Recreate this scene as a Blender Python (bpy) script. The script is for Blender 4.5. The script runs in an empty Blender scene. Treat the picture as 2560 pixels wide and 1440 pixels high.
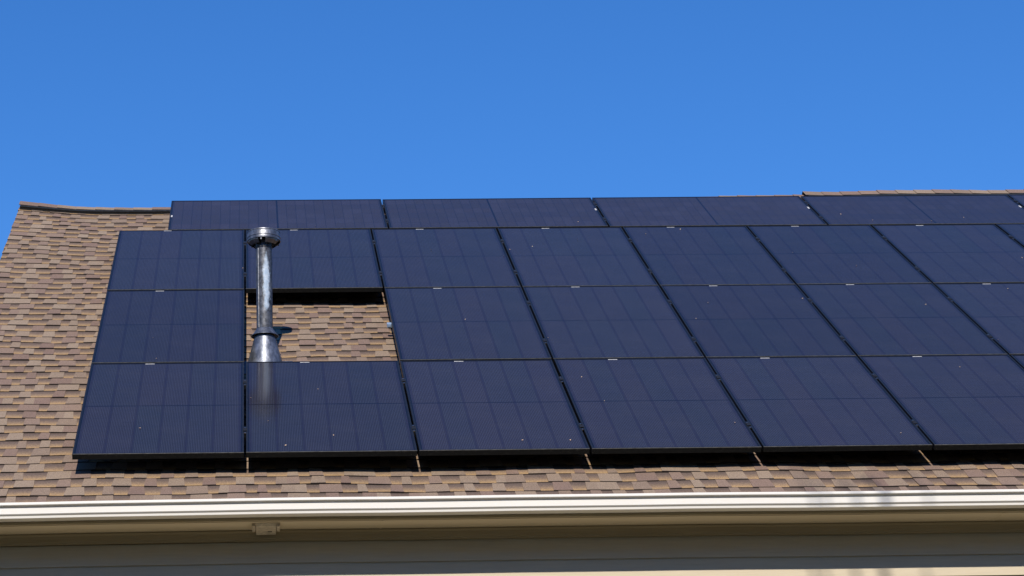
import bpy, math, random
from mathutils import Vector, Matrix

random.seed(7)
TH = math.radians(33.69)                    # roof pitch, 8 in 12
CT, ST = math.cos(TH), math.sin(TH)
COL = bpy.context.scene.collection
GROUND_Z = -5.05
RN = -0.15                                  # roof surface lies 15 cm under the panel faces
EAVE_V, RIDGE_V = -0.452, 6.735
RAKE_L, RAKE_R = -0.93, 11.0


def P(u, v, n):
    """roof coordinates (along the ridge, up the slope, off the slope) -> world"""
    return (u, v * CT - n * ST, v * ST + n * CT)


# ------------------------------------------------------------------ helpers
class MB:
    def __init__(self):
        self.v, self.f, self.c, self.m = [], [], [], []
        self.rs = 1.085                          # radial scale of turned parts

    def face(self, pts, cols=None, mi=0):
        i = len(self.v)
        self.v += [tuple(p) for p in pts]
        self.f.append(tuple(range(i, i + len(pts))))
        self.c.append(cols if cols else [(0, 0, 0, 1)] * len(pts))
        self.m.append(mi)

    def mesh(self, verts, faces, mi=0):
        i = len(self.v)
        self.v += [tuple(p) for p in verts]
        for f in faces:
            self.f.append(tuple(i + k for k in f))
            self.c.append([(0, 0, 0, 1)] * len(f))
            self.m.append(mi)

    def box(self, x0, x1, y0, y1, z0, z1, mi=0, fn=None):
        vs = [(x0, y0, z0), (x1, y0, z0), (x1, y1, z0), (x0, y1, z0), (x0, y0, z1), (x1, y0, z1), (x1, y1, z1), (x0, y1, z1)]
        if fn: vs = [fn(*p) for p in vs]
        self.mesh(vs, [(0, 3, 2, 1), (4, 5, 6, 7), (0, 1, 5, 4), (1, 2, 6, 5), (2, 3, 7, 6), (3, 0, 4, 7)], mi)

    def lathe(self, prof, seg=48, caps=False, mi=0, a0=0.0, a1=2 * math.pi):
        full = abs(a1 - a0 - 2 * math.pi) < 1e-6
        n = seg if full else seg + 1
        vs, fs = [], []
        for r, z in prof:
            r *= self.rs
            for k in range(n):
                a = a0 + (a1 - a0) * k / seg
                vs.append((r * math.cos(a), r * math.sin(a), z))
        for j in range(len(prof) - 1):
            for k in range(seg):
                k2 = (k + 1) % n
                fs.append((j * n + k, j * n + k2, (j + 1) * n + k2, (j + 1) * n + k))
        if caps:
            fs.append(tuple(range(n - 1, -1, -1)))
            fs.append(tuple((len(prof) - 1) * n + k for k in range(n)))
        self.mesh(vs, fs, mi)

    def build(self, name, mats, parent=None, smooth=None, color=False):
        me = bpy.data.meshes.new(name)
        me.from_pydata(self.v, [], self.f)
        for m in (mats if isinstance(mats, (list, tuple)) else [mats]):
            me.materials.append(m)
        me.polygons.foreach_set('material_index', self.m)
        if color:
            ca = me.color_attributes.new('tone', 'FLOAT_COLOR', 'CORNER')
            flat = [x for fc in self.c for col in fc for x in col]
            ca.data.foreach_set('color', flat)
        me.update()
        if smooth is not None:
            import bmesh
            bm = bmesh.new(); bm.from_mesh(me)
            bmesh.ops.remove_doubles(bm, verts=bm.verts, dist=1e-5)
            bm.to_mesh(me); bm.free()
            me.polygons.foreach_set('use_smooth', [True] * len(me.polygons))
            me.set_sharp_from_angle(angle=math.radians(smooth))
        o = bpy.data.objects.new(name, me)
        COL.objects.link(o)
        if parent: o.parent = parent
        return o


def tag(o, label=None, cat=None, group=None, kind=None):
    if label: o['label'] = label
    if cat: o['category'] = cat
    if group: o['group'] = group
    if kind: o['kind'] = kind
    return o


def empty(name, loc=(0, 0, 0), rot=(0, 0, 0)):
    o = bpy.data.objects.new(name, None)
    o.empty_display_size = 0.2
    o.location = loc; o.rotation_euler = rot
    COL.objects.link(o)
    return o


# ------------------------------------------------------------------ materials
class NT:
    def __init__(self, name):
        self.m = bpy.data.materials.new(name); self.m.use_nodes = True
        self.t = self.m.node_tree; self.n = self.t.nodes; self.l = self.t.links
        self.b = self.n['Principled BSDF']

    def add(self, typ, **kw):
        n = self.n.new(typ)
        for k, v in kw.items(): setattr(n, k, v)
        return n

    def put(self, sock, val):
        if hasattr(val, 'is_linked') or isinstance(val, bpy.types.NodeSocket): self.l.new(val, sock)
        elif isinstance(val, (tuple, list)) and len(val) == 3 and len(sock.default_value) == 4: sock.default_value = (*val, 1)
        else: sock.default_value = val

    def math(self, op, a, b=0.0, c=0.0, clamp=False):
        n = self.add('ShaderNodeMath', operation=op, use_clamp=clamp)
        self.put(n.inputs[0], a); self.put(n.inputs[1], b); self.put(n.inputs[2], c)
        return n.outputs[0]

    def mix(self, fac, a, b, blend='MIX'):
        n = self.add('ShaderNodeMix', data_type='RGBA', blend_type=blend)
        self.put(n.inputs[0], fac); self.put(n.inputs[6], a); self.put(n.inputs[7], b)
        return n.outputs[2]

    def ramp(self, fac, stops, interp='LINEAR'):
        n = self.add('ShaderNodeValToRGB'); cr = n.color_ramp; cr.interpolation = interp
        while len(cr.elements) > len(stops): cr.elements.remove(cr.elements[-1])
        while len(cr.elements) < len(stops): cr.elements.new(0.5)
        for e, (p, c) in zip(cr.elements, stops):
            e.position = p; e.color = (*c, 1) if len(c) == 3 else c
        self.put(n.inputs[0], fac)
        return n.outputs[0]

    def ramp_v(self, v, a, b):
        n = self.add('ShaderNodeMapRange'); n.inputs[1].default_value = a; n.inputs[2].default_value = b
        self.l.new(v, n.inputs[0]); return n.outputs[0]

    def noise(self, scale, detail=3, vec=None, rough=0.5, dim='3D'):
        n = self.add('ShaderNodeTexNoise', noise_dimensions=dim)
        n.inputs['Scale'].default_value = scale; n.inputs['Detail'].default_value = detail
        n.inputs['Roughness'].default_value = rough
        if vec is not None: self.l.new(vec, n.inputs['Vector'])
        return n.outputs['Fac']

    def coord(self, which='Object'):
        return self.add('ShaderNodeTexCoord').outputs[which]

    def mapping(self, vec, scale):
        n = self.add('ShaderNodeMapping'); n.inputs['Scale'].default_value = scale
        self.l.new(vec, n.inputs['Vector']); return n.outputs[0]

    def bump(self, h, strength=0.3, dist=0.002):
        n = self.add('ShaderNodeBump'); n.inputs['Strength'].default_value = strength
        n.inputs['Distance'].default_value = dist
        self.l.new(h, n.inputs['Height']); self.l.new(n.outputs[0], self.b.inputs['Normal'])

    def set(self, **kw):
        names = {'color': 'Base Color', 'rough': 'Roughness', 'metal': 'Metallic', 'spec': 'Specular IOR Level',
                 'coat': 'Coat Weight', 'coat_rough': 'Coat Roughness', 'coat_ior': 'Coat IOR', 'ior': 'IOR'}
        for k, v in kw.items(): self.put(self.b.inputs[names[k]], v)
        return self.m


def mat_shingle():
    t = NT('asphalt_shingle'); co = t.coord()
    at = t.add('ShaderNodeAttribute', attribute_name='tone')
    sp = t.add('ShaderNodeSeparateColor'); t.l.new(at.outputs['Color'], sp.inputs[0])
    R, G, B = sp.outputs
    gran = t.add('ShaderNodeTexVoronoi'); gran.inputs['Scale'].default_value = 420; t.l.new(co, gran.inputs['Vector'])
    gsep = t.add('ShaderNodeSeparateColor'); t.l.new(gran.outputs['Color'], gsep.inputs[0])
    n1 = t.noise(60, 3, co)
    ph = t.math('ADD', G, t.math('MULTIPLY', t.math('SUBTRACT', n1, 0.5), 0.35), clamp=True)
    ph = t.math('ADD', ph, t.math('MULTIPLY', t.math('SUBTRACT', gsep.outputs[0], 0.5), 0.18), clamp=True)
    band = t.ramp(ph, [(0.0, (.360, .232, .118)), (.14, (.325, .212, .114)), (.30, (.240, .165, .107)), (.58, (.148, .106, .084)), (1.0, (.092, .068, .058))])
    tabs = t.ramp(R, [(0.0, (.275, .208, .155)), (.22, (.252, .188, .140)), (.40, (.225, .165, .126)), (.56, (.222, .156, .124)), (.74, (.200, .137, .112)), (.9, (.182, .122, .101))], 'CONSTANT')
    n0 = t.noise(9, 2, co)
    tabs = t.mix(t.math('MULTIPLY', n0, .35), tabs, (0.258, 0.181, 0.120))
    isTab = t.math('GREATER_THAN', B, .75)
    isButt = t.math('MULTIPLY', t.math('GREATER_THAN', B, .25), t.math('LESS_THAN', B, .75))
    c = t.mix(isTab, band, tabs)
    g = t.math('MULTIPLY_ADD', gsep.outputs[1], .5, .71)
    g = t.math('MULTIPLY', g, t.math('MULTIPLY_ADD', t.noise(130, 2, co, .7), .9, .55))
    gc = t.add('ShaderNodeCombineColor')
    for i in range(3): t.l.new(g, gc.inputs[i])
    c = t.mix(1.0, c, gc.outputs[0], 'MULTIPLY')
    n2 = t.math('MULTIPLY_ADD', t.noise(1.3, 4, co), .35, .82)
    gc2 = t.add('ShaderNodeCombineColor')
    for i in range(3): t.l.new(n2, gc2.inputs[i])
    c = t.mix(1.0, c, gc2.outputs[0], 'MULTIPLY')
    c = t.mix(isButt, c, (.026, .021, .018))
    t.bump(gsep.outputs[2], .35, .0015)
    return t.set(color=c, rough=.93, spec=.15)


def mat_flat(name, color, rough=.6, metal=0.0, var=.12, scale=12, spec=.3, bump=0.0, stretch=(1, 1, 1)):
    t = NT(name); co = t.mapping(t.coord(), stretch)
    n = t.noise(scale, 5, co, .6)
    dark = tuple(c * (1 - var) for c in color); lite = tuple(min(1, c * (1 + var)) for c in color)
    c = t.ramp(n, [(.3, dark), (.7, lite)])
    if bump: t.bump(t.noise(scale * 3, 4, co), bump, .002)
    return t.set(color=c, rough=rough, metal=metal, spec=spec)


def mat_panel(land=False):
    """dark half-cut cells under anti-reflective glass; local x across the cells, y along the panel"""
    t = NT('solar_cells_landscape' if land else 'solar_cells')
    co = t.coord(); sx = t.add('ShaderNodeSeparateXYZ'); t.l.new(co, sx.inputs[0])
    x, y = (sx.outputs[1], sx.outputs[0]) if land else (sx.outputs[0], sx.outputs[1])
    oi = t.add('ShaderNodeObjectInfo').outputs['Random']
    cx = t.math('DIVIDE', t.math('SUBTRACT', x, .027), .1620)
    fx = t.math('FRACT', cx)
    ex = t.math('ABSOLUTE', t.math('SUBTRACT', fx, .5))
    gapx = t.math('GREATER_THAN', ex, .5 - (.02 if land else .045))
    wire = t.math('LESS_THAN', t.math('FRACT', t.math('DIVIDE', x, .1620 / 16)), .22)
    half = t.math('GREATER_THAN', y, .9075)
    cy = t.math('DIVIDE', t.math('SUBTRACT', y, .0275), .0800)
    gapy = t.math('GREATER_THAN', t.math('ABSOLUTE', t.math('SUBTRACT', t.math('FRACT', cy), .5)), .478)
    mid = t.math('LESS_THAN', t.math('ABSOLUTE', t.math('SUBTRACT', y, .9075)), .0075)
    wn = t.add('ShaderNodeTexWhiteNoise', noise_dimensions='3D')
    cb = t.add('ShaderNodeCombineXYZ')
    t.l.new(t.math('FLOOR', cx), cb.inputs[0]); t.l.new(half, cb.inputs[1])
    t.l.new(t.math('MULTIPLY', oi, 91.7), cb.inputs[2]); t.l.new(cb.outputs[0], wn.inputs['Vector'])
    wn2 = t.add('ShaderNodeTexWhiteNoise', noise_dimensions='3D')
    cb2 = t.add('ShaderNodeCombineXYZ')
    t.l.new(t.math('FLOOR', cx), cb2.inputs[0]); t.l.new(t.math('FLOOR', cy), cb2.inputs[1])
    t.l.new(t.math('MULTIPLY', oi, 37.3), cb2.inputs[2]); t.l.new(cb2.outputs[0], wn2.inputs['Vector'])
    K = CELL_GAIN
    g = lambda r, gg, b: (r * K, gg * K, b * K)
    c = t.mix(wn.outputs['Value'], (g(.0310, .0280, .036) if land else g(.0195, .0215, .0315)), (g(.035, .0290, .037) if land else g(.0240, .0215, .0320)))
    c = t.mix(t.math('MULTIPLY', wn2.outputs['Value'], .30 if land else .12), c, g(.027, .027, .055))
    if land:                                     # patchy reflections painted into the colour as paler random cells
        hot = t.math('MULTIPLY', t.math('GREATER_THAN', wn2.outputs['Value'], .62), t.math('GREATER_THAN', wn.outputs['Value'], .45))
        c = t.mix(t.math('MULTIPLY', hot, .10), c, g(.075, .068, .085))
    c = t.mix(t.math('MULTIPLY', wire, .62 if not land else .2), c, g(.064, .072, .112))
    c = t.mix(t.math('MULTIPLY', gapy, .75 if land else .2), c, g(.006, .007, .016))
    c = t.mix(t.math('MULTIPLY', gapx, .55 if not land else .6), c, g(.016, .0145, .032))
    c = t.mix(t.math('MULTIPLY', mid, .8), c, g(.006, .007, .016))
    ed = t.math('MINIMUM', t.math('MINIMUM', x, t.math('SUBTRACT', 1.026, x)), t.math('MINIMUM', y, t.math('SUBTRACT', 1.815, y)))
    c = t.mix(t.math('MULTIPLY', t.math('LESS_THAN', ed, .020), .85), c, g(.004, .005, .010))
    gv = t.math('MULTIPLY_ADD', oi, .22, .89)
    gvc = t.add('ShaderNodeCombineColor')
    for i in range(3): t.l.new(gv, gvc.inputs[i])
    c = t.mix(1.0, c, gvc.outputs[0], 'MULTIPLY')
    dust = t.noise(3.5, 5, co, .65)
    c = t.mix(t.math('MULTIPLY', t.math('SUBTRACT', dust, .45, clamp=True), .10), c, (.20, .18, .16))
    rr = t.math('MULTIPLY_ADD', t.noise(2.2, 3, co), .05, .085)
    return t.set(color=c, rough=.6, spec=.0, coat=1.0, coat_rough=rr, coat_ior=1.275)


def mat_galv(name, patch=.5, rough=.46, dark=(.022, .023, .028), lite=(.105, .11, .125), metal=.45):
    """old galvanised sheet: dull spangle, dark oxide, pale zinc bloom with its own ragged outline"""
    t = NT(name); co = t.coord()
    n1 = t.noise(19, 7, t.mapping(co, (1, 1, .55)), .66)
    n2 = t.noise(42, 5, co, .65)
    base = t.ramp(n1, [(.36, dark), (.50, tuple((a + b) / 2.5 for a, b in zip(dark, lite))), (.62, lite)])
    base = t.mix(t.math('MULTIPLY', t.ramp_v(n2, .42, .62), .5), base, (.17, .18, .21))
    n3 = t.math('ADD', t.math('MULTIPLY', t.noise(15.0, 6, t.mapping(co, (1.0, 1.0, .38)), .7), .6), t.math('MULTIPLY', t.noise(46.0, 5, t.mapping(co, (1.0, 1.0, .5)), .75), .4))
    sx = t.add('ShaderNodeSeparateXYZ'); t.l.new(co, sx.inputs[0])
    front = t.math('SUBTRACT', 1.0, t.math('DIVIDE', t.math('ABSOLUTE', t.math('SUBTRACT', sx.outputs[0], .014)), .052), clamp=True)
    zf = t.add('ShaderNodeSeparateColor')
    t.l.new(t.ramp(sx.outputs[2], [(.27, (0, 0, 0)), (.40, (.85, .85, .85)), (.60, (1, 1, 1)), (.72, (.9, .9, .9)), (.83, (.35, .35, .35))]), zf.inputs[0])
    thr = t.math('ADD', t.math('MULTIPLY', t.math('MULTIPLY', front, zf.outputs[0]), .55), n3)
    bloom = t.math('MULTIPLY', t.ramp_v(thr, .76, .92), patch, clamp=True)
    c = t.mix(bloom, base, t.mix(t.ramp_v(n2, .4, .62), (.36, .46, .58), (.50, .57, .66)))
    mt = t.math('MULTIPLY', t.math('SUBTRACT', 1.0, t.math('MULTIPLY', bloom, .8)), metal)
    r = t.math('ADD', t.math('MULTIPLY_ADD', n1, .3, rough - .15), t.math('MULTIPLY', bloom, .2))
    t.bump(t.noise(22, 4, co), .35, .006)
    return t.set(color=c, metal=mt, rough=r)


CELL_GAIN = .95
M = {}
M['shingle'] = mat_shingle()
M['cells'] = mat_panel(False)
M['cells_land'] = mat_panel(True)
M['frame'] = mat_flat('black_anodised_frame', (.012, .013, .016), .38, 0, .3, 30, .35)
t = NT('dusty_frame_side'); co = t.coord()
nn = t.noise(55, 5, t.mapping(co, (1, 1, 1)), .7)
M['frame_side'] = t.set(color=t.ramp(nn, [(.35, (.006, .006, .006)), (.60, (.010, .010, .0095)), (.78, (.06, .053, .042))]), rough=.75, spec=.08)
M['frame_lip'] = mat_flat('dusty_highlight_lip', (.10, .098, .092), .55, 0, .5, 25, .35)  # lower edge dust, with the bright edge highlight painted into its colour
M['rail'] = mat_flat('black_rail', (.02, .02, .022), .5, 0, .2, 20, .3)
M['clamp'] = mat_flat('black_clamp', (.015, .015, .016), .5, 0, .2, 20, .3)
M['bolt'] = mat_flat('steel_bolt', (.55, .54, .52), .35, 1, .15, 60)
M['galv'] = mat_galv('galvanised_pipe', .95, .48)
M['galv_cap'] = mat_galv('galvanised_cap', .0, .40, (.075, .078, .09), (.26, .27, .30), .75)
M['galv_flash'] = mat_galv('galvanised_flashing', .0, .42, (.08, .09, .115), (.26, .28, .33), .7)
M['trim'] = mat_flat('white_trim_paint', (.80, .765, .715), .34, 0, .03, 5, .5, stretch=(.4, 4, 4))
M['soffit'] = mat_flat('soffit_paint', (.66, .56, .40), .6, 0, .05, 4, .3, stretch=(.4, 3, 3))
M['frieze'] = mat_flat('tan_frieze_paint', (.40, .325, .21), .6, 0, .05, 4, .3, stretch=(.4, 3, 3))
M['siding'] = mat_flat('cream_siding', (.545, .47, .35), .7, 0, .05, 14, .25, .25, (.35, 6, 6))
M['vent_black'] = mat_flat('black_vent_plastic', (.022, .024, .026), .6, 0, .4, 40, .3)
M['leaf'] = mat_flat('dry_leaf', (.62, .44, .30), .7, 0, .25, 300, .2)
M['box'] = mat_flat('weathered_box_paint', (.56, .48, .37), .6, 0, .22, 45, .3, .3)
M['clip'] = mat_flat('blue_plastic_clip', (.25, .34, .48), .4, 0, .1, 40, .4)
M['ground'] = mat_flat('dry_ground', (.085, .075, .045), .95, 0, .25, .9, .1)
M['leaves'] = mat_flat('foliage', (.045, .06, .022), .7, 0, .3, 2, .2)
M['bark'] = mat_flat('bark', (.10, .08, .06), .9, 0, .3, 8, .1, .4)
t = NT('label_print'); co = t.coord(); sx = t.add('ShaderNodeSeparateXYZ'); t.l.new(co, sx.inputs[0])
bars = t.math('GREATER_THAN', t.noise(900, 0, t.mapping(co, (1, .02, .02))), .47)
M['sticker'] = t.set(color=t.mix(t.math('MULTIPLY', bars, .55), (.66, .65, .62), (.14, .14, .15)), rough=.5)

# ------------------------------------------------------------------ roof shape
def sm(x):
    x = max(0.0, min(1.0, x)); return x * x * (3 - 2 * x)


def interp(x, xs, ys):
    if x <= xs[0]: return ys[0]
    for a, b, c, d in zip(xs, xs[1:], ys, ys[1:]):
        if x <= b: return c + (d - c) * (x - a) / (b - a)
    return ys[-1]


def W(u, v):
    """how far the old roof deck stands off its true plane: it lifts at the rake and toward the far ridge"""
    left = .052 * (max(0, min(1, (0.0 - u) / .93)) ** 1.5) * interp(v, [1, 2, 3.7, 5, 6.7], [0, .08, .38, .62, 1])
    right = .092 * sm((u - 2.2) / 3.6) * sm((v - 3.0) / 3.6)
    wob = .0035 * math.sin(2.1 * u + 1.7 * v) + .0025 * math.sin(4.7 * u - 2.9 * v + 1) + .002 * math.sin(9.3 * u + 5.1 * v)
    return left + right + wob


house = empty('house', (0, 0, GROUND_Z))
tag(house, 'cream sided house with brown shingle roof and white gutter under the solar panels', 'house')


def hb(mb, name, mats, **kw):                # part of the house, drawn in world space
    o = mb.build(name, mats, None, **kw)
    o.parent = house; o.matrix_parent_inverse = Matrix.Translation((0, 0, -GROUND_Z))
    return o


rnd = random.Random(21)
EXPO = 0.1415
roof = MB()
ncourse = int((RIDGE_V - EAVE_V) / EXPO) + 1
for i in range(ncourse):
    v0 = EAVE_V + i * EXPO
    v1 = min(v0 + EXPO + .02, RIDGE_V)
    if v1 - v0 < .03: continue
    us = [RAKE_L + rnd.uniform(-.004, .004)]
    while us[-1] < RAKE_R - .3: us.append(us[-1] + rnd.uniform(.16, .30))
    us.append(RAKE_R)
    jv = [rnd.uniform(-.0035, .0035) for _ in us]
    jn = [rnd.uniform(-.0012, .0022) for _ in us]
    for q in range(len(jn)):                     # a few lifted edges
        if rnd.random() < .05: jn[q] += .004

    def at(u, arr):
        return interp(u, us, arr)

    lo, hi = RN + .0058, RN + .0005
    for k in range(len(us) - 1):
        a, b = us[k], us[k + 1]
        va, vb = v0 + jv[k], v0 + jv[k + 1]
        na, nb = lo + jn[k] + W(a, va), lo + jn[k + 1] + W(b, vb)
        ta, tb = hi + W(a, v1), hi + W(b, v1)
        r = rnd.random()
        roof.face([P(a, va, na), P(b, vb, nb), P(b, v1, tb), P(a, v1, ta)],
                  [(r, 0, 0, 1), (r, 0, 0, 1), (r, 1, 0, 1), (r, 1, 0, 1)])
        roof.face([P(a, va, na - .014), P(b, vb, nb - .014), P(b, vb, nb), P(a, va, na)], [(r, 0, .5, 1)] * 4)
    # rake edge, closing the course down to the deck
    for u, s in ((us[0], 1), (RAKE_R, -1)):
        q = [P(u, v0, RN - .03 + W(u, v0)), P(u, v1, RN - .03 + W(u, v1)), P(u, v1, hi + W(u, v1)), P(u, v0, lo + W(u, v0))]
        roof.face(q if s < 0 else q[::-1], [(0, 0, .5, 1)] * 4)
    # the thicker laminated tabs
    u = RAKE_L + rnd.uniform(-.2, 0.05)
    last = .5
    while u < RAKE_R:
        w = rnd.choice([.065, .075, .085, .095, .11, .135]) * rnd.uniform(.9, 1.1)
        runs = 1 if rnd.random() < .82 else 2     # some tabs butt another tab of another shade
        for q in range(runs):
            s1, s2 = rnd.uniform(0, .014), rnd.uniform(0, .014)
            a0, b0 = max(u, RAKE_L), min(u + w, RAKE_R)
            if b0 - a0 > .03:
                a1, b1 = min(a0 + s1, b0), b0 - s2
                if q == 0 and runs == 2: b1 = b0
                if q == 1: a1 = a0
                vb0 = v0 - .0015 + at(a0, jv); vb1 = v0 - .0015 + at(b0, jv)
                n0 = lo + .0034 + at(a0, jn) + W(a0, v0); n1 = lo + .0034 + at(b0, jn) + W(b0, v0)
                h0 = hi + .0026 + W(a1, v1); h1 = hi + .0026 + W(b1, v1)
                tone = rnd.random()
                while abs(tone - last) < .12: tone = rnd.random()
                last = tone
                T = (tone, .5, 1, 1); Bt = (tone, .5, .5, 1)
                A, Bp, C_, D = P(a0, vb0, n0), P(b0, vb1, n1), P(b1, v1, h1), P(a1, v1, h0)
                roof.face([A, Bp, C_, D], [T] * 4)
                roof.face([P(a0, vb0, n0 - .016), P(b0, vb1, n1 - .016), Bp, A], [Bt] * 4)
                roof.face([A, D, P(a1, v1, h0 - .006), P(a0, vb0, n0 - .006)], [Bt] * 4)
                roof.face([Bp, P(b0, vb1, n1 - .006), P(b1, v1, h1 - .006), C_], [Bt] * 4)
            u += w; w = rnd.uniform(.06, .13)
        u += rnd.choice([.06, .08, .095, .11, .13]) * rnd.uniform(.9, 1.1)
# back slope and the deck under both
RY, RZ = P(0, RIDGE_V, RN)[1:]
by, bz = 2 * RY - P(0, EAVE_V, RN)[1], P(0, EAVE_V, RN)[2]
nb_ = 24
for k in range(nb_):
    a = RAKE_L + (RAKE_R - RAKE_L) * k / nb_; b = RAKE_L + (RAKE_R - RAKE_L) * (k + 1) / nb_
    pa, pb = P(a, RIDGE_V, RN + W(a, RIDGE_V)), P(b, RIDGE_V, RN + W(b, RIDGE_V))
    ta, tb = (a, RY, RZ + W(a, RIDGE_V) / CT), (b, RY, RZ + W(b, RIDGE_V) / CT)
    roof.face([pa, pb, tb, ta], [(.3, .4, 1, 1)] * 4)
    roof.face([tb, (b, by, bz), (a, by, bz), ta][::-1], [(.3, .4, 1, 1)] * 4)
deck0 = [P(RAKE_L + .01, EAVE_V + .01, RN - .012), P(RAKE_R - .01, EAVE_V + .01, RN - .012), P(RAKE_R - .01, RIDGE_V, RN - .012), P(RAKE_L + .01, RIDGE_V, RN - .012)]
roof.face(deck0, [(.3, .4, .5, 1)] * 4)
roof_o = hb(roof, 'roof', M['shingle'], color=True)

# ridge: plain shingle caps in the middle, black ridge vent with caps on the two ends
def ridge_caps(u0, u1, base, name, hw=.060):
    mb = MB(); rr = random.Random(int(abs(u0) * 100) + 3)
    u = u0
    k = 0
    while u < u1 - .02:
        e = min(u + .165, u1); tone = rr.choice([.05, .3, .5, .62, .8])
        T = (tone, .5, 1, 1); Bt = (tone, .5, .5, 1)
        lift = .004 + rr.uniform(0, .002)
        def pt(uu, vv, nn, side):
            x, y, z = P(uu, vv, nn + W(uu, min(vv, RIDGE_V)))
            return (x, y, z) if side == 0 else (x, 2 * RY - y, z)
        for side in (0, 1):
            a = [pt(u, RIDGE_V - hw, base + lift, side), pt(e + .03, RIDGE_V - hw, base, side),
                 pt(e + .03, RIDGE_V + base - RN, base, side), pt(u, RIDGE_V + base - RN + lift * .6, base + lift, side)]
            # the apex of both sides meets over the ridge line
            apexa = (u, RY, RZ + (W(u, RIDGE_V) + base - RN + lift) / CT)
            apexb = (e + .03, RY, RZ + (W(e, RIDGE_V) + base - RN) / CT)
            q = [a[0], a[1], apexb, apexa]
            mb.face(q if side == 0 else q[::-1], [T] * 4)
            lowq = [(x, y, z - .005) for x, y, z in (a[0], a[1])]
            f = [lowq[0], lowq[1], a[1], a[0]]
            mb.face(f if side == 0 else f[::-1], [Bt] * 4)
            f = [(a[0][0], a[0][1], a[0][2] - .009), a[0], apexa, (apexa[0], apexa[1], apexa[2] - .011)]
            mb.face(f, [Bt] * 4)
        u = e; k += 1
    o = mb.build(name, M['shingle'], None, color=True)
    o.parent = roof_o
    return o


def ridge_vent(u0, u1, name, hv=.030, hw=.088):
    mb = MB(); n = max(2, int((u1 - u0) / .15))
    for k in range(n):
        a = u0 + (u1 - u0) * k / n; b = u0 + (u1 - u0) * (k + 1) / n
        for side in (0, 1):
            def pt(uu, vv, nn):
                x, y, z = P(uu, vv, nn + W(uu, min(vv, RIDGE_V)))
                return (x, y if side == 0 else 2 * RY - y, z)
            q = [pt(a, RIDGE_V - hw, RN + .004), pt(b, RIDGE_V - hw, RN + .004), pt(b, RIDGE_V - hw, RN + hv), pt(a, RIDGE_V - hw, RN + hv)]
            mb.face(q if side == 0 else q[::-1])
            # thin lip under the caps
            q = [pt(a, RIDGE_V - hw - .003, RN + hv - .008), pt(b, RIDGE_V - hw - .003, RN + hv - .008), pt(b, RIDGE_V - hw - .003, RN + hv - .003), pt(a, RIDGE_V - hw - .003, RN + hv - .003)]
            mb.face(q if side == 0 else q[::-1])
            q = [pt(a, RIDGE_V - hw - .003, RN + hv - .008), pt(a, RIDGE_V - hw, RN + hv - .008), pt(b, RIDGE_V - hw, RN + hv - .008), pt(b, RIDGE_V - hw - .003, RN + hv - .008)]
            mb.face(q if side == 0 else q[::-1])
            za = RZ + (W(a, RIDGE_V) + hv) / CT; zb2 = RZ + (W(b, RIDGE_V) + hv) / CT
            q = [pt(a, RIDGE_V - hw, RN + hv), pt(b, RIDGE_V - hw, RN + hv), (b, RY, zb2), (a, RY, za)]
            mb.face(q if side == 0 else q[::-1])
    for uu in (u0, u1):
        z0 = RZ + W(uu, RIDGE_V) / CT - .004
        f0 = P(uu, RIDGE_V - hw, RN + .002 + W(uu, RIDGE_V - .1)); f1 = P(uu, RIDGE_V - hw, RN + hv + W(uu, RIDGE_V - .1))
        g0 = (uu, 2 * RY - f0[1], f0[2]); g1 = (uu, 2 * RY - f1[1], f1[2])
        mb.face([f0, (uu, RY, z0), g0, g1, (uu, RY, z0 + hv / CT), f1])
    o = mb.build(name, M['vent_black'], None); o.parent = roof_o
    return o


ridge_vent(RAKE_L + .012, 2.4, 'ridge_vent', .037)
ridge_caps(RAKE_L + .002, 2.42, RN + .039, 'ridge_cap', .056)
ridge_caps(2.42, 6.10, RN + .008, 'ridge_cap')
ridge_vent(6.00, RAKE_R - .02, 'ridge_vent', .032, .085)
ridge_caps(5.975, RAKE_R - .01, RN + .034, 'ridge_cap', .042)

# ------------------------------------------------------------------ eave: gutter, fascia, soffit, frieze, siding
X0, X1 = RAKE_L + .01, RAKE_R - .01


def extrude(mb, prof, x0, x1, step=.5, sag=None, close=False):
    n = max(1, int((x1 - x0) / step))
    pr = prof + ([prof[0]] if close else [])
    for k in range(n):
        a = x0 + (x1 - x0) * k / n; b = x0 + (x1 - x0) * (k + 1) / n
        sa, sb = (sag(a), sag(b)) if sag else (0, 0)
        for (y0, z0), (y1, z1) in zip(pr, pr[1:]):
            mb.face([(a, y0, z0 + sa), (b, y0, z0 + sb), (b, y1, z1 + sb), (a, y1, z1 + sa)])
    for x in (x0, x1):
        s = sag(x) if sag else 0
        if close: mb.face([(x, y, z + s) for y, z in prof])


def rect(y0, y1, z0, z1): return [(y0, z0), (y1, z0), (y1, z1), (y0, z1)]


def sag(x):                                    # gutter falls gently to the left and is not quite straight
    return -.012 * sm((1.9 - x) / 2.8) + .0012 * math.sin(2.3 * x) + .0008 * math.sin(5.1 * x + 1)


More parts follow.
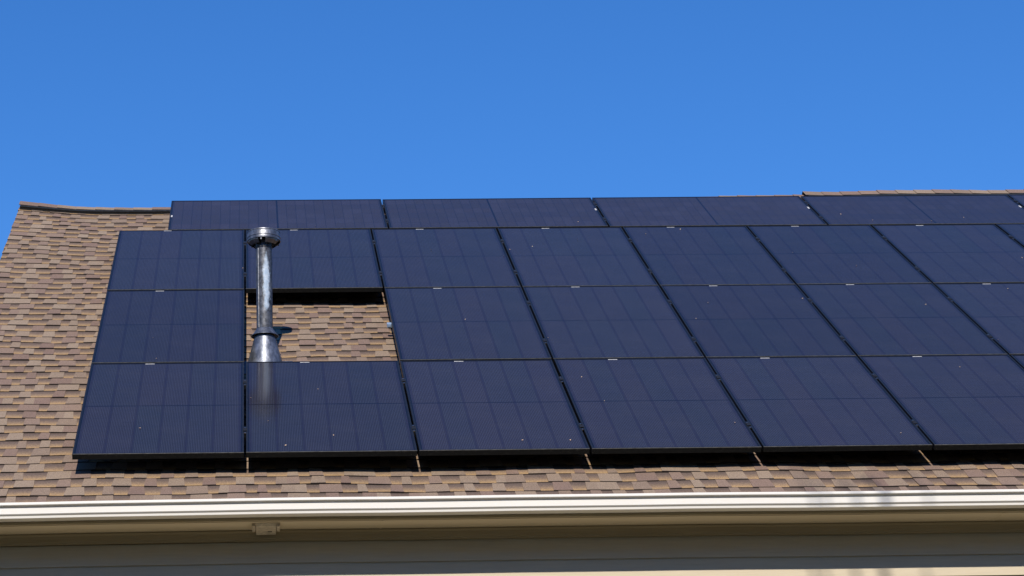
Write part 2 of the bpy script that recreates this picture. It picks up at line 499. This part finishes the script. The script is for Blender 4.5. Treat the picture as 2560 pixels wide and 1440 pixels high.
g = MB()
outer = [(-.276, -.358), (-.276, -.4560), (-.353, -.4560), (-.3595, -.4540), (-.3620, -.4415), (-.3700, -.4345), (-.3730, -.4310), (-.3750, -.3950), (-.3850, -.3860), (-.3920, -.3845), (-.3940, -.3820), (-.3940, -.3705), (-.3920, -.3680), (-.3830, -.3680)]
inner = [(-.3830, -.3700), (-.3900, -.3705), (-.3905, -.3815), (-.3840, -.3835), (-.3730, -.3935), (-.3710, -.4310), (-.3600, -.4420), (-.3580, -.4520), (-.280, -.4535), (-.280, -.358)]
prof = [(y, z) for y, z in outer] + inner
extrude(g, prof, X0, X1, .35, sag, True)
gut = hb(g, 'gutter', M['trim'])
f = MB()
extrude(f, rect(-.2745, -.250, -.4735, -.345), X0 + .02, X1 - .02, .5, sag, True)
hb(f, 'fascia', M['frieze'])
s = MB()
extrude(s, rect(-.2480, -.0340, -.4760, -.4660), X0 + .06, X1 - .06, .5, sag, True)
for xj in (1.838, 5.50, -0.9 + 9.2):
    s.box(xj - .006, xj + .006, -.2475, -.036, -.4782 + sag(xj), -.4763 + sag(xj))
hb(s, 'soffit', M['soffit'])
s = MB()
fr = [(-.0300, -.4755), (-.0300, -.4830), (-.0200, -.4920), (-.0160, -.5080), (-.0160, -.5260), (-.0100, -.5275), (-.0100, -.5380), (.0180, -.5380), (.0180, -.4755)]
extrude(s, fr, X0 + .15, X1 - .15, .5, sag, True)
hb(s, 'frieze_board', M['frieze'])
# lap siding on the front, plain lapped courses on the other walls
w = MB()
zt = -.5405
k = 0
YB = by + P(0, EAVE_V, RN)[1] * 0 - .27
GX0, GX1 = RAKE_L + .17, RAKE_R - .17
while zt > GROUND_Z:
    zb2 = max(zt - .1275, GROUND_Z - .05)
    ns = 24 if k < 4 else 1
    for q in range(ns):
        xa, xb = GX0 + (GX1 - GX0) * q / ns, GX0 + (GX1 - GX0) * (q + 1) / ns
        da, db = (sag(xa), sag(xb)) if k < 4 else (0, 0)
        ea, eb = (da, db) if k < 3 else (0, 0)
        w.face([(xa, (.008), zb2 + ea), (xb, (.008), zb2 + eb), (xb, (.0195), zt + db), (xa, (.0195), zt + da)])
        w.face([(xa, (.0195), zb2 + ea), (xb, (.0195), zb2 + eb), (xb, (.008), zb2 + eb), (xa, (.008), zb2 + ea)])
    zt = zb2; k += 1
w.face([(GX0, (.0195), -.5405), (GX1, (.0195), -.5405), (GX1, (.0195), -.40), (GX0, (.0195), -.40)])
for x, fl in ((GX0, 1), (GX1, 0)):
    q = [(x, (.0195), GROUND_Z), (x, YB, GROUND_Z), (x, YB, -.40), (x, RY, RZ - .06), (x, (.0195), -.21)]
    w.face(q if not fl else q[::-1])
w.face([(GX0, YB, GROUND_Z), (GX1, YB, GROUND_Z), (GX1, YB, -.40), (GX0, YB, -.40)][::-1])
hb(w, 'wall', M['siding'])
for x in (RAKE_L + .012, RAKE_R - .034):
    pts = [(P(0, EAVE_V + .03, RN - .020)[1], P(0, EAVE_V + .03, RN - .020)[2]), (RY, RZ - .022 / CT), (RY, RZ - .20), (P(0, EAVE_V + .03, RN - .13)[1] + .02, P(0, EAVE_V + .03, RN - .13)[2])]
    back = [(2 * RY - y, z) for y, z in pts]
    for pp in (pts, back):
        r_ = MB()
        vs = [(x, y, z) for y, z in pp] + [(x + .022, y, z) for y, z in pp]
        r_.mesh(vs, [(0, 1, 2, 3), (7, 6, 5, 4), (0, 4, 5, 1), (1, 5, 6, 2), (2, 6, 7, 3), (3, 7, 4, 0)])
        hb(r_, 'rake_board', M['trim'])

# small boxed vent under the eave
sv = empty('soffit_vent', (1.160, -.125, -.4765 + sag(1.16)))
tag(sv, 'small weathered tan rectangular vent box hanging under the white gutter', 'vent')
b = MB()
b.box(-.082, .082, -.098, .085, -.0045, -.001)
b.build('flange', M['box'], sv)
b = MB()
b.mesh([(-.060, -.085, -.0046), (.060, -.085, -.0046), (.060, .082, -.0046), (-.060, .082, -.0046), (-.058, -.072, -.016), (.058, -.072, -.016), (.058, .060, -.026), (-.058, .060, -.026), (.058, .078, -.034), (-.058, .078, -.034)],
       [(0, 1, 5, 4), (1, 2, 8, 6, 5), (2, 3, 9, 8), (3, 0, 4, 7, 9), (4, 5, 6, 7), (7, 6, 8, 9)])
b.build('hood', M['box'], sv)
for sx_ in (-1, 1):
    b = MB(); b.box(sx_ * .0625 if sx_ > 0 else -.0815, .0815 if sx_ > 0 else -.0625, -.090, .060, -.019, -.0046); b.build('side_plate', M['box'], sv)
b = MB(); b.box(.010, .034, .030, .040, -.0262, -.0225); b.build('tab', M['vent_black'], sv)

# ------------------------------------------------------------------ solar panels
PW, PL, PT = 1.026, 1.815, .035
PITCH, ROWP = 1.04, 1.834
prng = random.Random(5)


def panel_meshes(w, h, land):
    LIP = .0095
    fr = MB()
    fr.box(0, w, 0, .005, -.003, 0, 2); fr.box(0, w, .005, LIP, -.003, 0); fr.box(0, w, h - LIP, h, -.003, 0)
    fr.box(0, LIP, LIP, h - LIP, -.003, 0); fr.box(w - LIP, w, LIP, h - LIP, -.003, 0)
    fr.box(0, w, 0, .002, -PT, -.003, 1); fr.box(0, w, h - .002, h, -PT, -.003, 1)
    fr.box(0, .002, .002, h - .002, -PT, -.003, 0); fr.box(w - .002, w, .002, h - .002, -PT, -.003, 0)
    fr.box(.002, w - .002, .002, .028, -PT, -PT + .002, 1); fr.box(.002, w - .002, h - .028, h - .002, -PT, -PT + .002, 1)
    gl = MB()
    gl.box(.004, w - .004, .004, h - .004, -.0085, -.0022)
    st = MB()
    if not land: st.box(w * .355, w * .355 + .062, h - .0225, h - .0125, -.0022, -.0016)
    return fr, gl, st


def ordn(i): return ['leftmost', 'second', 'third', 'fourth', 'fifth', 'sixth', 'seventh', 'rightmost'][i]


def make_panel(u, v, w, h, land, flip=False, label=None):
    root = empty('solar_panel', P(u, v, 0), (TH, 0, 0))
    tag(root, label, 'solar panel', 'black solar panels in rows on the roof')
    root.rotation_euler = (TH + prng.uniform(-.0012, .0012), prng.uniform(-.0015, .0015), prng.uniform(-.0008, .0008))
    fr, gl, st = panel_meshes(w, h, land)
    if not land:
        if 'p' not in CACHE:
            CACHE['p'] = (fr.build('frame', [M['frame'], M['frame_side'], M['frame_lip']], root), gl.build('glass', M['cells'], root), st.build('label_sticker', M['sticker'], root))
        else:
            for o in CACHE['p']:
                c = o.copy(); COL.objects.link(c); c.parent = root
    else:
        fr.build('frame', [M['frame'], M['frame_side'], M['frame_lip']], root)
        gl.build('glass', M['cells_land'], root)
        sx0 = .0105 if flip else w - .0105 - .013
        st.box(sx0, sx0 + .013, h * (.43 if flip else .55), h * (.43 if flip else .55) + .062, -.0022, -.0016)
        st.build('label_sticker', M['sticker'], root)
    return root


CACHE = {}
rown = ['bottom row', 'second row from the bottom', 'third row from the bottom']
special = {
    (0, 0): 'portrait solar panel at the lower left corner of the array, above the black shadow',
    (0, 1): 'portrait solar panel in the bottom row holding the blurred reflection of the metal pipe',
    (1, 0): 'portrait solar panel left of the shingle opening in the second row from the bottom',
    (1, 2): 'portrait solar panel bordering the right side of the shingle opening in the array',
    (2, 0): 'portrait solar panel at the left end of the third row, under bare shingles',
    (2, 1): 'portrait solar panel behind the pipe cap, directly above the shingle opening',
}
slots = [(0, c) for c in range(0, 7)] + [(1, c) for c in (0, 2, 3, 4, 5, 6)] + [(2, c) for c in range(0, 8)]
seq = {}
for r, c in slots:
    k = seq.get(r, 0); seq[r] = k + 1
    if (r, c) in special: lab = special[(r, c)]
    else:
        last = {0: 6, 1: 6, 2: 7}[r]
        if c == last: lab = 'rightmost portrait solar panel of the %s, cut by the frame edge' % rown[r]
        else: lab = '%s portrait solar panel from the left in the %s' % (ordn(k), rown[r])
    make_panel(c * PITCH + .007, r * ROWP + .0095, PW, PL, False, label=lab)
LV = 3 * ROWP + .016
LP = 1.830
for c in range(5):
    lab = ['landscape solar panel at the left end of the top row, beside the bare shingles',
           'second landscape solar panel from the left in the top row, against the sky',
           'third landscape solar panel from the left in the top row, against the sky',
           'fourth landscape solar panel of the top row, just under the raised ridge cap',
           'landscape solar panel at the right end of the top row, cut by the frame edge'][c]
    make_panel(.405 + c * LP, LV, PL, PW, True, c == 0, label=lab)

# rails under the rows, with the clamps that show in the gaps
def rail(v, u0, u1, seams, label, pairs=.052):
    root = empty('mounting_rail', P(u0, v, 0), (TH, 0, 0))
    tag(root, label, 'mounting rail', 'black rails under the solar panels')
    b = MB(); b.box(0, u1 - u0, -.020, .020, -.066, -.0365); b.build('rail_bar', M['rail'], root)
    for s_ in seams:
        x = s_ - u0
        b = MB()
        b.box(x - .0062, x + .0062, -pairs, pairs, -.030, -.006)
        b.box(x - .0125, x + .0125, -.022, .022, .0005, .0035)
        cl = b.build('mid_clamp', M['clamp'], root)
        for q in (-1, 1):
            b = MB(); dy = q * (pairs - .007) + prng.uniform(-.006, .006)
            b.box(x - .0055, x + .0055, dy - .006, dy + .006, -.0062, .0015)
            c2 = b.build('bolt', M['bolt'], cl)


rowlab = ['bottom row', 'second row', 'third row']
for r in range(3):
    for q, dv in enumerate((.42, 1.38)):
        v = r * ROWP + dv; pos = ('lower', 'upper')[q]
        last = {0: 7, 1: 7, 2: 8}[r]
        if r == 1:
            rail(v, .03, PITCH - .03, [], '%s short black rail hidden under the panel left of the shingle opening' % pos)
            rail(v, 2 * PITCH + .03, last * PITCH, [c * PITCH for c in range(3, last)], '%s black rail under the second row, seen in gaps right of the opening' % pos)
        else:
            rail(v, .05, last * PITCH, [c * PITCH for c in range(1, last)], '%s black rail seen in the gaps of the %s of panels' % (pos, rowlab[r]))
for q, dv in enumerate((.24, .78)):
    rail(LV + dv, .46, .405 + 5 * LP - .1, [.405 + c * LP - .0075 for c in range(1, 5)], '%s black rail seen in the gaps of the landscape top row' % ('lower', 'upper')[q], .05)

# ------------------------------------------------------------------ flue pipe
PU, PV0 = 1.178, 2.30
base = P(PU, PV0, RN)
pipe = empty('vent_pipe', base)
tag(pipe, 'galvanised metal vent pipe with round cap standing in the shingle opening', 'vent pipe')
# object coordinates of the parts run up the pipe (z from the roof)
b = MB()
b.lathe([(.0525, .02), (.0525, .833), (.0560, .834), (.0575, .838), (.0560, .842), (.0530, .843), (.0530, .93), (.048, .93), (.048, .5)], 64)
pp = b.build('pipe', M['galv'], pipe, smooth=40)
b = MB(); b.box(-.042, -.038, -.0478, -.0438, .24, .825); b.build('seam', M['galv_cap'], pp)
b = MB()
b.lathe([(.0533, .240), (.0545, .238), (.0600, .228), (.0760, .203), (.0880, .190), (.0890, .1865), (.0870, .1855), (.0740, .198), (.0545, .222)], 64)
b.build('storm_collar', M['galv_flash'], pipe, smooth=35)
b = MB()
b.lathe([(.0560, .195), (.0655, .190), (.0685, .176), (.0705, .165), (.0745, .150), (.0950, .065), (.1120, -.005), (.1300, -.085)], 64)
fl = b.build('flashing_cone', M['galv_flash'], pipe, smooth=40)
b = MB()
def floc(u, v, n):
    x, y, z = P(PU + u, PV0 + v, RN + n); return (x - base[0], y - base[1], z - base[2])
b.box(-.19, .19, -.30, -.02, .011, .013, fn=lambda x, y, z: floc(x, y, z))
b.build('flashing_plate', M['galv_flash'], pipe)
cap = MB()
cap.lathe([(.0015, .972), (.040, .970), (.085, .963), (.1035, .957), (.1075, .953), (.1085, .948), (.1065, .945), (.1065, .941), (.1085, .940),
           (.1090, .915), (.1105, .912), (.1105, .908), (.1075, .906), (.1080, .892), (.1100, .889), (.1100, .885), (.1060, .885), (.1040, .889), (.1040, .940), (.0015, .948)], 72)
cp = cap.build('cap', M['galv_cap'], pipe, smooth=35)
for k in range(4):
    b = MB(); a0 = math.radians(6 + 90 * k)
    b.lathe([(.1050, .8835), (.1035, .876), (.0780, .8560), (.0765, .8575), (.1015, .8775), (.1030, .8835)], 14, a0=a0, a1=a0 + math.radians(62))
    b.build('skirt_vane', M['galv_cap'], cp, smooth=40)
for k in range(6):
    a = math.radians(20 + 60 * k); b = MB()
    ca, sa = math.cos(a), math.sin(a)
    def rt(x, y, z, ca=ca, sa=sa):
        x *= 1.085
        return (x * ca - y * sa, x * sa + y * ca, z)
    b.box(.0535, .104, -.004, .004, .868, .870, fn=rt)
    b.box(.101, .104, -.004, .004, .868, .890, fn=rt)
    b.build('strut', M['galv_cap'], cp)

# ------------------------------------------------------------------ camera (82 mm, cropped off-centre as the photograph is)
CAM = Vector((1.08118507, -13.63303866, -3.44569441))
Rm = [(0.999448242948783, -0.027783488853018692, -0.018201302528796374), (-0.00861521029254602, 0.31238843374210473, -0.9499153881350537), (0.03207783998659811, 0.9495480736704744, 0.3119767106219396)]
FPX, PPX, PPY = 5855.92, 814.219, 720.0
cam = bpy.data.cameras.new('camera'); co_ = bpy.data.objects.new('camera', cam); COL.objects.link(co_)
rt_, dn, fw = (Vector(r) for r in Rm)
co_.matrix_world = Matrix.Translation(CAM) @ Matrix((rt_, -dn, -fw)).transposed().to_4x4()
cam.sensor_width = 36; cam.lens = FPX / 2560 * 36
cam.shift_x = (1280 - PPX) / 2560; cam.clip_start = .1; cam.clip_end = 3000
bpy.context.scene.camera = co_


def onplane(px, py, n):
    d = rt_ * ((px - PPX) / FPX) + dn * ((py - PPY) / FPX) + fw
    nrm = Vector((0, -ST, CT)); c0 = CAM.dot(nrm)
    t_ = (n - c0) / d.dot(nrm); w_ = CAM + d * t_
    return w_.x, w_.y * CT + w_.z * ST


# ------------------------------------------------------------------ flecks of dry leaf lying on the glass (positions measured, stored in roof coordinates)
spots = [(2102, 536), (2181, 551), (2329, 552), (2409, 544), (2141, 664), (2555, 645), (2519, 722), (2006, 747), (1614, 585), (1701, 574), (1445, 555), (1444, 599), (1982, 632), (1950, 654), (1770, 757), (788, 566), (1078, 625), (607, 671), (1274, 624), (1331, 617), (1260, 641), (1370, 845), (1163, 799), (1740, 797), (1454, 943), (1511, 1003), (1837, 1057), (1426, 1101), (1306, 1101), (834, 1089), (714, 1114), (795, 973), (627, 995), (670, 1053), (350, 1071), (383, 845), (391, 897), (2399, 918), (2252, 1083), (2314, 762), (2496, 851)]


def leaf_mesh(seed):
    r = random.Random(seed); b = MB()
    L, Wd, H = r.uniform(.010, .016), r.uniform(.007, .010), r.uniform(.0035, .007)
    vs = [(-L / 2, 0, .001), (-L * .15, -Wd / 2, H * .6), (L * .25, -Wd * .42, H * .5), (L / 2, 0, H), (L * .2, Wd * .45, H * .9), (-L * .2, Wd / 2, H * .55), (0, 0, .0008)]
    tops = [(x, y, z + .0012) for x, y, z in vs]
    fs = [(6, 0, 1), (6, 1, 2), (6, 2, 3), (6, 3, 4), (6, 4, 5), (6, 5, 0)]
    b.mesh(vs + tops, [f_[::-1] for f_ in fs] + [tuple(k + 7 for k in f_) for f_ in fs])
    return b


leaf_src = [leaf_mesh(k).build('leaf_fleck', M['leaf']) for k in range(4)]
used = set(); per = {}
items = []
for i, (px, py) in enumerate(spots):
    u, v = onplane(px, py, 0.0)
    if v < LV:
        r = int(v // ROWP); c = int(u // PITCH); key = (r, c)
    else:
        r = 3; c = int((u - .405) // LP); key = (3, c)
    per.setdefault(key, []).append((u, v)); items.append((i, u, v, key))
pname = {0: 'bottom-row', 1: 'second-row', 2: 'third-row', 3: 'top landscape'}
for i, u, v, key in items:
    k = i % 4
    o = leaf_src[k]
    if k in used: o = o.copy(); COL.objects.link(o)
    used.add(k)
    o.location = P(u, v, .0004); o.rotation_euler = (TH, 0, 0)
    o.rotation_euler.rotate_axis('Z', prng.uniform(0, 6.28))
    o.scale = (s_ := prng.uniform(.65, .95), s_, s_)
    mates = sorted(per[key], key=lambda q: q[1]); j = mates.index((u, v)); n = len(mates)
    cc = key[1]
    where = '%s panel %s' % (pname[key[0]], 'at the left end' if cc == 0 else ('%s from the left' % ordn(cc if not (key[0] == 1) else cc - 1) if cc < 7 else 'at the right end'))
    if key == (1, 0): where = 'panel left of the shingle opening'
    if n == 1: lab = 'single tan leaf fleck on the %s' % where
    elif n == 2: lab = '%s of two tan leaf flecks on the %s' % (('lower', 'upper')[j], where)
    else: lab = '%s from below of %d leaf flecks on the %s' % (['first', 'second', 'third', 'fourth', 'fifth', 'sixth'][j], n, where)
    tag(o, lab, 'leaf', 'dry leaf flecks scattered on the panels')

# ------------------------------------------------------------------ ground
b = MB(); b.face([(-1500, -1500, GROUND_Z), (1500, -1500, GROUND_Z), (1500, 1500, GROUND_Z), (-1500, 1500, GROUND_Z)])
tag(b.build('ground', M['ground']), kind='structure')

# blue clip on the rail end beside the opening
cu, cvv = onplane(973, 813, -.05)
b = MB(); b.box(-.016, .016, -.020, .022, -.012, .014); b.box(-.010, .010, -.026, -.020, -.006, .008)
kc = b.build('cable_clip', M['clip']); kc.location = P(cu, cvv, -.05); kc.rotation_euler = (TH, 0, 0)
tag(kc, 'small pale blue clip at the right edge of the shingle opening', 'clip')

# ------------------------------------------------------------------ a tree in the yard whose twigs shade the right end of the gutter
def limb(b, pts, rads, seg=8):
    rings = []
    for i_, (p_, r_0) in enumerate(zip(pts, rads)):
        p_ = Vector(p_); d_ = (Vector(pts[min(i_ + 1, len(pts) - 1)]) - Vector(pts[max(i_ - 1, 0)])).normalized()
        e1 = d_.orthogonal().normalized(); e2 = d_.cross(e1)
        rings.append([tuple(p_ + (e1 * math.cos(6.2832 * k_ / seg) + e2 * math.sin(6.2832 * k_ / seg)) * r_0) for k_ in range(seg)])
    vs_ = [q for rg in rings for q in rg]
    fs_ = [(i_ * seg + k_, i_ * seg + (k_ + 1) % seg, (i_ + 1) * seg + (k_ + 1) % seg, (i_ + 1) * seg + k_) for i_ in range(len(rings) - 1) for k_ in range(seg)]
    b.mesh(vs_, fs_)


yard = empty('tree', (6.2, -9.6, GROUND_Z))
tag(yard, 'bare yard tree whose twigs shade the right end of the gutter', 'tree')


def up_sun(x, z, dist, y=-.39):
    return Vector((x, y, z)) + S0 * dist


S0 = Vector((-.105, -.783, .613)).normalized()
OFF = Vector((6.2, -9.6, GROUND_Z))
b = MB()
fork = Vector((5.6, -9.5, 4.2))
limb(b, [Vector((0, 0, -.1)), Vector((-.1, 0, 3)), Vector((-.3, .1, 6.5)), fork - OFF], [.20, .16, .12, .08])
b.build('trunk', M['bark'], yard)
trg = [(4.77, -.60, -.25, .023), (4.60, -.60, -.15, .014), (4.35, -.62, -.05, .011), (5.02, -.55, -.05, .009), (4.42, -.50, .02, .010)]
for x, z0, z1, rr_ in trg:
    a_ = up_sun(x - .05, z1 + .35, 11.0); m_ = up_sun(x, -.42, 11.0); c_ = up_sun(x + .05, z0 - .35, 11.0)
    b = MB()
    limb(b, [fork - OFF, (fork * .45 + c_ * .55) + Vector((.1, 0, -.15)) - OFF, c_ - OFF, m_ - OFF, a_ - OFF], [.05, rr_ * 1.6, rr_ * 1.2, rr_, rr_ * .5], 6)
    b.build('branch', M['bark'], yard)

# ------------------------------------------------------------------ unseen trees added behind the camera to block low sky light
b = MB(); tr = random.Random(11)
for k in range(11):
    cx_, cy_ = -50 + k * 10 + tr.uniform(-2, 2), -33 + tr.uniform(-3, 3)
    hh = tr.uniform(17, 21); rw = tr.uniform(6.0, 7.5)
    b.mesh([(cx_ + q * .3 * math.cos(a_), cy_ + q * .3 * math.sin(a_), GROUND_Z + z_) for q, z_ in ((1, -.1), (.5, hh * .6)) for a_ in (0, 1.57, 3.14, 4.71)],
           [(0, 1, 5, 4), (1, 2, 6, 5), (2, 3, 7, 6), (3, 0, 4, 7)], 1)
    for _ in range(1500):
        d_ = Vector((tr.gauss(0, 1), tr.gauss(0, 1), tr.gauss(0, 1))).normalized() * tr.uniform(.55, 1.0)
        zc = .52 + .46 * d_.z
        p_ = Vector((cx_ + d_.x * rw * (1.1 - .35 * zc), cy_ + d_.y * rw * .8, GROUND_Z + 1.0 + zc * (hh - 1.0)))
        e1 = Vector((tr.gauss(0, 1), tr.gauss(0, 1), tr.gauss(0, 1))).normalized(); e2 = e1.orthogonal().normalized()
        r1 = tr.uniform(.35, .75)
        b.face([p_ - e1 * r1, p_ - e2 * r1 * .6, p_ + e1 * r1, p_ + e2 * r1 * .6])
tag(b.build('sky_block_trees', [M['leaves'], M['bark']]), kind='stuff', label='unseen dark green belt of trees added behind the camera to block low sky')

# ------------------------------------------------------------------ light
S = Vector((-.105, -.783, .613)).normalized()
sun = bpy.data.lights.new('sun', 'SUN'); so = bpy.data.objects.new('sun', sun); COL.objects.link(so)
sun.energy = 5.0; sun.angle = math.radians(.53); sun.color = (1, .93, .82)
so.rotation_mode = 'QUATERNION'; so.rotation_quaternion = S.to_track_quat('Z', 'Y'); so.location = (0, -20, 15)
world = bpy.data.worlds.new('World'); bpy.context.scene.world = world; world.use_nodes = True
wn = world.node_tree; bg = wn.nodes['Background']
sky = wn.nodes.new('ShaderNodeTexSky'); sky.sky_type = 'NISHITA'; sky.sun_disc = False
sky.sun_elevation = math.asin(S.z); sky.sun_rotation = math.atan2(S.x, S.y)
sky.altitude = 300; sky.air_density = 1.0; sky.dust_density = 0.0; sky.ozone_density = 3.0
hs = wn.nodes.new('ShaderNodeHueSaturation'); hs.inputs['Saturation'].default_value = 1.25
tint = wn.nodes.new('ShaderNodeMix'); tint.data_type = 'RGBA'; tint.blend_type = 'MULTIPLY'; tint.inputs[0].default_value = 1
tint.inputs[7].default_value = (.92, 1.20, 1.58, 1)          # clean, dry air: a deeper blue than the model's default haze
wn.links.new(sky.outputs[0], hs.inputs['Color']); wn.links.new(hs.outputs[0], tint.inputs[6]); wn.links.new(tint.outputs[2], bg.inputs[0])
bg.inputs[1].default_value = .10
sc = bpy.context.scene
sc.view_settings.view_transform = 'Standard'; sc.view_settings.look = 'None'; sc.view_settings.gamma = 1; sc.view_settings.exposure = 0
sc.cycles.max_bounces = 8; sc.cycles.use_denoising = True
